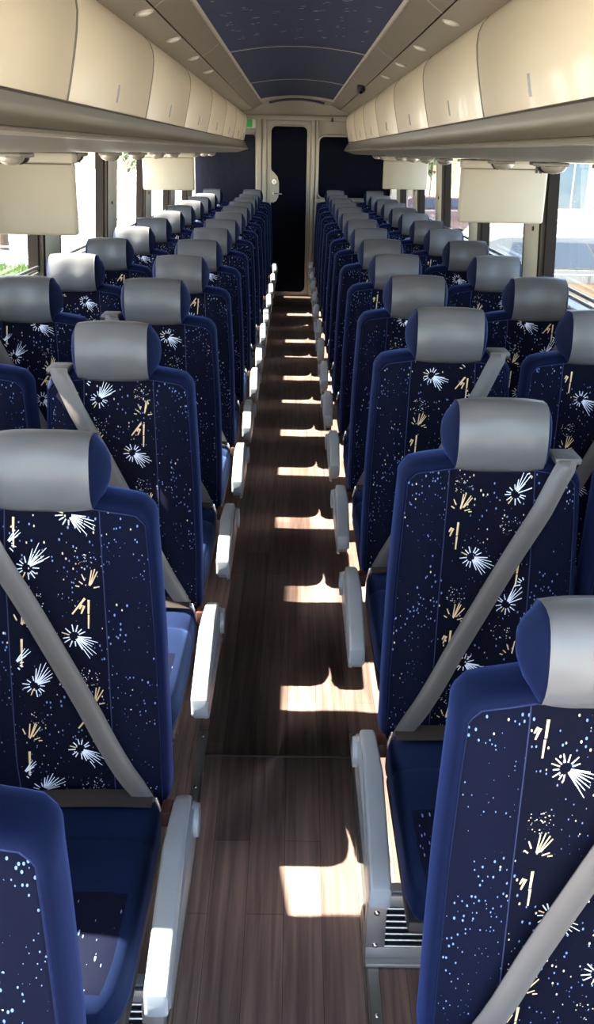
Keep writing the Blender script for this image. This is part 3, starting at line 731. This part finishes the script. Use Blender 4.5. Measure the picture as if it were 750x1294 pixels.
def arm_cover_mesh(s_):
    b = MB(); x = -s_ * 0 + s_ * .2565
    inner = s_ * 1      # the cover sits on the aisle-facing side
    sec = [(-.50, .372, .40), (-.48, .362, .412), (-.40, .358, .425), (-.25, .352, .44), (-.15, .345, .448), (-.06, .340, .452), (-.01, .345, .448), (.02, .365, .43), (.03, .385, .41)]
    rings = [[(s_ * (pw([(-.5, .277), (-.2, .273), (.03, .271)], y)), y, zb), (s_ * (pw([(-.5, .286), (-.2, .284), (.03, .282)], y)), y, zb + .004), (s_ * (pw([(-.5, .286), (-.2, .284), (.03, .282)], y)), y, zt - .004), (s_ * (pw([(-.5, .277), (-.2, .273), (.03, .271)], y)), y, zt)] for y, zb, zt in sec]
    b.loft(rings, M['arm2'])
    return b.mesh('side_cover', 35)
def arm_cap_mesh(s_):
    b = MB(); b.cyl((s_ * .276, -.03, .41), (s_ * .292, -.03, .41), .040, M['arm'], 28, .037); b.cyl((s_ * .292, -.03, .41), (s_ * .2935, -.03, .41), .026, M['arm2'], 24)
    return b.mesh('pivot_cap', 35)
def belt_mesh(s_):     # top anchor on the window side (+s_ * -1), runs to the hip on the aisle side
    b = MB(); N = 22; rings = []
    xt, zt, xb, zb = -s_ * .160, 1.140, s_ * .180, .452
    d = Vector((xb - xt, zb - zt)).normalized(); pn = Vector((-d.y, d.x))
    # over the shoulder and down the back
    strip = [((xt - d.x * .10, zt - d.y * .0 - .02), .118), ((xt - d.x * .05, zt + .012), .100), ((xt - d.x * .03, zt + .022), .06), ((xt - d.x * .015, zt + .016), .020)]
    W5 = [-.024, -.013, -.0115, 0, .0115, .013, .024]; RG = [0, .0004, .0012, .0002, .0012, .0004, 0]
    for (c, y) in strip:
        rings.append([(c[0] + w_ * .86, y, c[1] + (0)) for w_ in W5])
    if pn.x < 0: pn = -pn
    for k in range(N + 1):
        t_ = k / N; x, z = lerp(xt, xb, t_), lerp(zt, zb, t_); wsc = 1.0
        ys = min(fy(x + pn.x * q, min(z, 1.12)) for q in (-.02, 0, .02))
        y = ys - .013 - .012 * math.sin(math.pi * t_)
        if t_ > .93: wsc = lerp(1, .72, (t_ - .93) / .07)
        rings.append([(x + pn.x * w_ * wsc, y - rg, z + pn.y * w_ * wsc) for w_, rg in zip(W5, RG)])
    x, z = xb + d.x * .02, zb + d.y * .03
    rings.append([(x + pn.x * w_ * .55, -.004, z + pn.y * w_ * .5) for w_ in W5])
    b.loft(rings, M['belt'], closed=False)
    b.loft([[(p[0], p[1] + .0022, p[2]) for p in r_] for r_ in rings], M['belt'], closed=False)
    return b.mesh('shoulder_belt', 60)
def anchor_mesh(s_):
    b = MB(); b.box((-s_ * .168, .060, 1.152), (.062, .080, .016), M['anchor'], .006); return b.mesh('belt_guide')
def buckle_mesh(s_):
    b = MB(); b.box((s_ * .222, -.035, .432), (.024, .05, .040), M['buckle'], .005); return b.mesh('buckle')
def tongue_mesh(s_):
    b = MB(); b.box((s_ * .196, -.022, .438), (.022, .006, .05), M['chrome'], .002, rot=Matrix.Rotation(R(s_ * -20), 3, 'Y')); return b.mesh('belt_tongue')
def lap_mesh(s_):
    b = MB(); rings = []
    for k in range(13):
        t_ = k / 12; x = lerp(s_ * .19, -s_ * .20, t_); z = .466 + .008 * math.sin(t_ * math.pi * 1.4); y = -.034 - .01 * math.sin(t_ * math.pi)
        rings.append([(x, y + .018, z + .012), (x, y, z + .004), (x, y - .018, z - .006)])
    b.loft(rings, M['dark_belt'], closed=False); b.loft([[(p[0], p[1], p[2] - .002) for p in r_] for r_ in rings], M['dark_belt'], closed=False)
    return b.mesh('lap_belt', 60)

BR = backrest_mesh(); HC = headrest_core(); HL = headrest_cover(); CU = cushion_mesh(); BA = base_mesh(); RL = rail_mesh(); LG = leg_mesh()
CEN = {(v, mi): centre_mesh(v, mi) for v in range(4) for mi in (False, True)}
PARTS = {s_: dict(belt=belt_mesh(s_), anchor=anchor_mesh(s_), buckle=buckle_mesh(s_), tongue=tongue_mesh(s_), lap=lap_mesh(s_), arm=arm_mesh(s_), cover=arm_cover_mesh(s_), cap=arm_cap_mesh(s_)) for s_ in (-1, 1)}
def make_seat(s_, aisle, variant):
    r = empty('coach_seat')
    bk = link('backrest', BR, r); link('centre_panel', CEN[(variant, s_ > 0)], bk)
    hr = link('headrest', HC, r, (-s_ * .012, 0, -.022)); lc = link('leather_cover', HL, hr); lc['label'] = 'grey leather headrest cover'
    link('seat_cushion', CU, r)
    fr = link('seat_frame', BA, r); link('front_rail', RL, fr)
    link('leg', LG, r)
    p = PARTS[s_]
    sb = link('shoulder_belt', p['belt'], r); link('belt_guide', p['anchor'], sb); link('belt_tongue', p['tongue'], sb)
    link('lap_belt', p['lap'], r); link('buckle', p['buckle'], r)
    if aisle:
        a = link('armrest', p['arm'], r); link('side_cover', p['cover'], a); link('pivot_cap', p['cap'], a)
    return r
protos = {}
def place_seat(side, aisle, k):
    s_ = -side                                       # seat-local direction of the aisle
    y = (.964 if side < 0 else 1.196) + .8 * k
    x = {(-1, True): -.485, (-1, False): -.945, (1, True): .455, (1, False): .915}[(side, aisle)]
    z = 0 if y > 2.7 else (-.165 * (2.75 - y) / 1.55)
    if k == 0: z = -.18
    if k == 0 and side < 0: z = -.215; y = .905; x -= .012
    if k == 0 and side > 0: z = -.19; x += .010
    if k == 13: z += .02
    variant = {(-1, True): [0, 2, 0, 3, 1, 2, 0], (1, True): [1, 0, 3, 2, 1, 0, 3], (-1, False): [0, 1, 0, 2, 3, 1, 2], (1, False): [0, 3, 1, 2, 0, 3, 1]}[(side, aisle)][k % 7]
    key = (s_, aisle, variant)
    if key not in protos: protos[key] = o = make_seat(*key)
    else: o = copy_tree(protos[key])
    o.location = (x, y, z)
    sn = 'left' if side < 0 else 'right'; an = 'aisle' if aisle else 'window'
    special = {
        (-1, True, 0): 'navy aisle seat cut off at the bottom left corner, only its blue shoulder showing',
        (-1, True, 1): 'large navy aisle seat with fireworks pattern at the left edge, headrest cut by the frame',
        (1, True, 0): 'closest navy aisle seat with fireworks pattern filling the bottom right corner',
        (1, True, 1): 'navy aisle seat with grey diagonal belt on the right, above the louvred metal vent',
        (-1, False, 0): 'navy window seat left of the camera beside the front left window, outside the frame',
        (-1, False, 1): 'navy window seat just outside the left edge of the frame, second row',
        (1, False, 0): 'navy window seat right of the camera, outside the bottom right corner of the frame',
        (1, False, 1): 'navy window seat just outside the right edge of the frame, second row',
        (-1, False, 2): 'navy window seat cut by the left edge, its shoulder touching the frame',
        (1, False, 2): 'navy window seat cut by the right edge, half its headrest in frame',
        (-1, True, 13): 'navy aisle seat left of the aisle in the last row against the rear wall',
        (1, True, 13): 'navy aisle seat right of the aisle in the last row against the rear wall',
        (-1, False, 13): 'navy left window seat in the last row under the dark curtain',
        (1, False, 13): 'navy right window seat in the last row against the rear wall',
    }.get((side, aisle, k))
    lab = special or 'navy coach seat with grey headrest, %s side, beside the %s, %s row from the front' % (sn, an, ord_[k])
    tag(o, lab, 'seat', '%s %s seats' % (sn, an))
for side in (-1, 1):
    for k in range(14):
        for aisle in (True, False): place_seat(side, aisle, k)

# heater vent boxes under the front seats
def vent(x0, x1, y0, y1, zb, zt, lab):
    cx = (x0 + x1) / 2; r = empty('heater_vent', (cx, y0, zb)); W_, H_ = x1 - x0, zt - zb
    b = MB(); b.box((0, (y1 - y0) / 2 + .012, H_ / 2), (W_, y1 - y0, H_), M['alu2'], .004); b.obj('vent_box', r)
    b = MB(); ox = W_ / 2; fw = .045
    for c, d in (((0, .0, H_ - .016), (W_, .008, .032)), ((0, .0, .022), (W_, .008, .044)), ((-ox + fw / 2, 0, H_ / 2 + .006), (fw, .0078, H_ - .076)), ((ox - fw / 2, 0, H_ / 2 + .006), (fw, .0078, H_ - .076))):
        b.box(c, d, M['alu2'], .002)
    b.box((0, -.012, .006), (W_, .02, .012), M['alu2'], .003)
    b.obj('front_frame', r)
    b = MB(); b.box((0, .006, H_ / 2), (W_ - 2 * fw, .004, H_ - .07), M['dark']); b.obj('louvre_shade', r)  # flat black sheet; the shade behind the louvres is in its colour
    nl = 7
    for i in range(nl):
        z = .048 + (H_ - .085) * i / (nl - 1); b = MB(); b.box((0, -.001, z), (W_ - 2 * fw + .004, .012, .0045), M['alu'], .0015, rot=Matrix.Rotation(R(-25), 3, 'X')); b.obj('louvre', r)
    b = MB(); b.box((W_ * .30, -.004, H_ / 2), (.008, .006, H_ - .07), M['alu'], .002); b.obj('divider', r)
    for sx in (-1, 1):
        for z in (.05, H_ - .05):
            b = MB(); b.dome((0, 0, 0), .0075, M['chrome'], .6, down=False, n=10, k=3); o = b.obj('bolt', r, (sx * (ox - fw / 2), -.004, z)); o.rotation_euler = (R(90), 0, 0)
    tag(r, lab, 'vent')
vent(.192, .66, 1.70, 1.73, -.066, .130, 'louvred grey metal heater vent under the right aisle seat')
vent(-.70, -.244, 1.45, 1.48, -.092, .11, 'grey metal heater vent half hidden by the left armrest at the bottom edge')

# ------------------------------------------------------------------ outside
GZ = -1.35
m = MB(); m.add([(-90, -60, GZ), (90, -60, GZ), (90, 160, GZ), (-90, 160, GZ)], [[0, 1, 2, 3]], M['ground'], False)
struct(m.obj('ground'))
def car(x, y, rz, paint, lab, lower=None, van=False, length=4.6, hgt=1.62):
    r = empty('parked_car', (x, y, GZ), rz); L = length; Wd = .92
    # body: sections along the car (local x), seen from the side
    prof = [(-L / 2, .55, .80), (-L / 2 + .08, .38, 1.0), (-L / 2 + .5, .30, 1.08), (-.6, .28, 1.08), (.5, .28, 1.07), (L / 2 - 1.0, .28, 1.0), (L / 2 - .3, .32, .88), (L / 2 - .05, .42, .72), (L / 2, .52, .62)]
    b = MB(); rings = []
    for px, zb, zt in prof:
        e = 1 if abs(px) < L / 2 - .3 else .86; ww = Wd * e
        rings.append([(px, -ww * .96, zb), (px, -ww, (zb + zt) / 2), (px, -ww * .94, zt - .03), (px, -ww * .8, zt), (px, ww * .8, zt), (px, ww * .94, zt - .03), (px, ww, (zb + zt) / 2), (px, ww * .96, zb)])
    b.loft(rings, paint); b.obj('body', r)
    xr = -L / 2 + .12
    gh = [(xr, 1.02, .78), (xr + .28, hgt - .10, .70), (xr + .55, hgt - .02, .68), (-.2, hgt, .68), (.55 if not van else .9, hgt - .04, .67), (1.25 if not van else 1.5, 1.05, .76)]
    b = MB(); rings = [[(px, -.80, 1.0), (px, -w_, zt - .02), (px, -w_ * .85, zt), (px, w_ * .85, zt), (px, w_, zt - .02), (px, .80, 1.0)] for px, zt, w_ in gh]
    b.loft(rings, paint); b.obj('roof', r)
    for s_ in (-1, 1):
        b = MB()
        q = [(xr + .55, 1.10), (xr + .72, hgt - .13), (.1, hgt - .10), (.5 if not van else .85, hgt - .16), (1.05 if not van else 1.3, 1.10)]
        for k in range(3):
            f0, f1 = (k / 3 + .012), ((k + 1) / 3 - .012)
            def at(f_, top):
                x0 = lerp(q[0][0], q[4][0], f_)
                if not top: return (x0, s_ * .812, 1.10)
                xt = lerp(q[1][0], q[3][0], f_); zt = lerp(hgt - .13, hgt - .16, f_) + .03 * math.sin(math.pi * f_)
                return (xt, s_ * .735, zt)
            pts = [at(f0, 0), at(f1, 0), at(f1, 1), at(f0, 1)]
            b.add([(p[0], p[1] + s_ * .0, p[2]) for p in pts] + [(p[0], p[1] - s_ * .03, p[2]) for p in pts], [[0, 1, 2, 3], [4, 5, 6, 7], [0, 1, 5, 4], [1, 2, 6, 5], [2, 3, 7, 6], [3, 0, 4, 7]], M['cglass'], False)
        b.obj('side_windows', r)
        for wx_ in (-L / 2 + .85, L / 2 - .85):
            b = MB(); b.cyl((wx_, s_ * .70, .34), (wx_, s_ * .93, .34), .34, M['tyre'], 24); b.cyl((wx_, s_ * .93, .34), (wx_, s_ * .94, .34), .21, M['pale'], 16); b.obj('wheel', r)
        if lower:
            b = MB(); b.box((0, s_ * .93, .66), (L * .9, .03, .30), lower, .01); b.obj('reflection_panel', r)  # tan strip puts the reflection on the lower body into colour
        b = MB(); b.box((.0, s_ * .935, .98), (L * .8, .02, .02), M['pale'], .005)
        b.box((-.15, s_ * .925, .70), (.012, .02, .62), M['gap']); b.box((.95, s_ * .925, .70), (.012, .02, .6), M['gap']); b.obj('side_trim', r)
    return tag(r, lab, 'car')
car(5.75, 19.3, R(2), M['paints'], 'nearest parked wagon outside the right window, silver with a tan reflection painted along its lower doors', M['tan'], length=5.0, hgt=1.66)
car(6.3, 23.2, R(-2), M['paintw'], 'white parked van behind the silver wagon outside the right window', None, True, 5.0, 1.58)
car(14.5, 33.0, R(4), M['paintw'], 'white parked car farther off behind the wagon and van', None, False, 4.5, 1.5)
car(5.9, 40.5, R(20), M['paintd'], 'dark maroon parked car seen between the two right monitors', None, False, 4.5, 1.5)
car(10.5, 30.0, 0, M['paintw'], 'white car parked right of the dark maroon one, nearly hidden', None, False, 4.3, 1.45)
def barrel(x, y, lab):
    r = empty('traffic_barrel', (x, y, GZ)); b = MB()
    b.cyl((0, 0, 0), (0, 0, .08), .36, M['tyre'], 20)
    b.obj('base', r); z = .08; b = MB()
    for i in range(5):
        rr = .29 - .015 * i; b.cyl((0, 0, z), (0, 0, z + .19), rr, M['orange'] if i % 2 == 0 else M['white'], 20, rr - .01); z += .19
    b.obj('body', r); b = MB(); b.box((0, 0, z + .02), (.2, .04, .06), M['orange'], .01); b.obj('handle', r)
    return tag(r, lab, 'traffic barrel', 'orange traffic barrels beyond the cars')
barrel(13.6, 48, 'orange and white traffic barrel left of the pair beyond the parked cars')
barrel(15.4, 49, 'orange and white traffic barrel right of the pair beyond the parked cars')
# guard fence behind the cars
r = empty('guard_fence', (20.4, 42, GZ)); b = MB()
for z in (.55, .95): b.box((0, 0, z), (22, .08, .07), M['white'], .01)
b.obj('rails', r)
for i in range(10):
    b = MB(); b.box((-10.8 + i * 2.4, 0, .5), (.1, .1, 1.0), M['white'], .01); b.obj('post', r)
tag(r, 'pale two-rail fence behind the parked cars on the right', 'fence')
def building(x, y, wd, dp, h, m, lab, win=True, rz=0, rows=3, cols=7):
    r = empty('building', (x, y, GZ), rz); b = MB(); b.box((0, 0, h / 2), (wd, dp, h), m); b.box((0, 0, h + .15), (wd + .4, dp + .4, .3), M['white']); b.obj('walls', r)
    if win:
        for i in range(rows):
            for j in range(cols):
                b = MB(); b.box((-wd / 2 + wd * (j + .5) / cols, -dp / 2 - .03, h * (i + .55) / rows), (wd / cols * .62, .08, h / rows * .55), M['bldg'], .01)
                b.box((-wd / 2 + wd * (j + .5) / cols, -dp / 2 - .07, h * (i + .55) / rows), (.06, .04, h / rows * .55), M['pale']); b.obj('window', r)
    return tag(r, lab, 'building')
building(23, 66, 22, 10, 9, M['bld'], 'grey-blue building with glass bays beyond the right windows')
building(10.2, 48, 6, 8, 3.4, M['bldt'], 'low tan building seen between the right window pillars', True, 0, 1, 3)
building(3.6, 56, 6, 8, 6, M['bld'], 'small grey building farthest back outside the right rear windows', True, 0, 2, 3)
def tree(x, y, h, cr, lm, lab, seed):
    rnd = random.Random(seed); r = empty('tree', (x, y, GZ)); b = MB()
    b.tube([(0, 0, 0), (.05, 0, h * .3), (-.04, .05, h * .6), (0, 0, h * .85)], cr * .06, M['bark'])
    for k in range(5):
        a = rnd.uniform(0, 6.28); b.tube([(0, 0, h * .35), (math.cos(a) * cr * .4, math.sin(a) * cr * .4, h * .55), (math.cos(a) * cr * .7, math.sin(a) * cr * .7, h * .75)], cr * .025, M['bark'], 6)
    b.obj('trunk', r); b = MB(); vs_ = []; fs_ = []
    for k in range(1500):
        while True:
            p = Vector((rnd.uniform(-1, 1), rnd.uniform(-1, 1), rnd.uniform(-1, 1)))
            if .35 < p.length < 1: break
        c = Vector((p.x * cr, p.y * cr, h * .66 + p.z * h * .40)); q = Vector((rnd.uniform(-1, 1), rnd.uniform(-1, 1), rnd.uniform(-1, 1))).normalized(); t_ = q.orthogonal().normalized(); u = q.cross(t_); s_ = rnd.uniform(.10, .2)
        i = len(vs_); vs_ += [c - t_ * s_, c + u * s_ * .5, c + t_ * s_, c - u * s_ * .5]; fs_.append([i, i + 1, i + 2, i + 3])
    b.add(vs_, fs_, lm, False); me = bpy.data.meshes.new('foliage'); me.from_pydata(vs_, [], fs_); me.materials.append(lm); link('foliage', me, r)
    return tag(r, lab, 'tree', 'trees outside the bus')
tree(-9.2, 31, 7.5, 2.6, M['leaf2'], 'olive tree outside the left window just right of the near monitor', 1)
tree(-5.2, 34, 8.5, 2.6, M['leaf'], 'dark green tree outside the left windows between the pillars', 2)
tree(-13.5, 38, 8, 3, M['leaf2'], 'pale olive tree farthest left behind the near monitor', 3)
tree(-4.2, 46, 8, 2.6, M['leaf'], 'green tree far back outside the left rear windows', 4)
tree(6.1, 45.5, 8, 1.0, M['leaf'], 'dark narrow tree outside the right window beside the rear monitor', 5)
tree(21.5, 54, 5, 2.4, M['leaf2'], 'small bare-looking tree near the traffic barrels', 6)
def post(x, y, h, lab):
    r = empty('white_post', (x, y, GZ)); b = MB(); b.cyl((0, 0, 0), (0, 0, h), .13, M['white'], 14); b.obj('shaft', r); b = MB(); b.dome((0, 0, h), .15, M['white'], .8, down=False); b.obj('cap', r); return tag(r, lab, 'post')
post(-5.9, 24, 1.7, 'white post outside the left window beside the near monitor')
m = MB()
rnd = random.Random(3); vs_ = []; fs_ = []
for (gx, gy, gr) in ((-6.2, 22, 1.0), (-4.9, 20, .5), (-7.2, 18.6, .6), (-6.8, 24.8, .8)):
    for k in range(500):
        a = rnd.uniform(0, 6.28); q = gr * math.sqrt(rnd.random()); x, y = gx + math.cos(a) * q * 1.6, gy + math.sin(a) * q; h = rnd.uniform(.1, .35); dx = rnd.uniform(-.1, .1)
        i = len(vs_); vs_ += [(x - .03, y, GZ), (x + .03, y, GZ), (x + dx, y + dx, GZ + h)]; fs_.append([i, i + 1, i + 2])
me = bpy.data.meshes.new('grass_tufts'); me.from_pydata(vs_, [], fs_); me.materials.append(M['grass']); o = link('grass_tufts', me); tag(o, 'green grass tufts on the pale ground outside the left windows', 'grass'); o['kind'] = 'stuff'
r = empty('chain_fence', (-6.5, 28.5, GZ), R(4)); b = MB()
for z in (.35, .75, 1.15): b.box((0, 0, z), (9, .05, .05), M['pale'], .01)
b.obj('rails', r)
for i in range(7):
    b = MB(); b.box((-4.4 + i * 1.46, 0, .6), (.08, .08, 1.2), M['pale'], .01); b.obj('post', r)
tag(r, 'thin pale rail fence outside the left windows', 'fence')
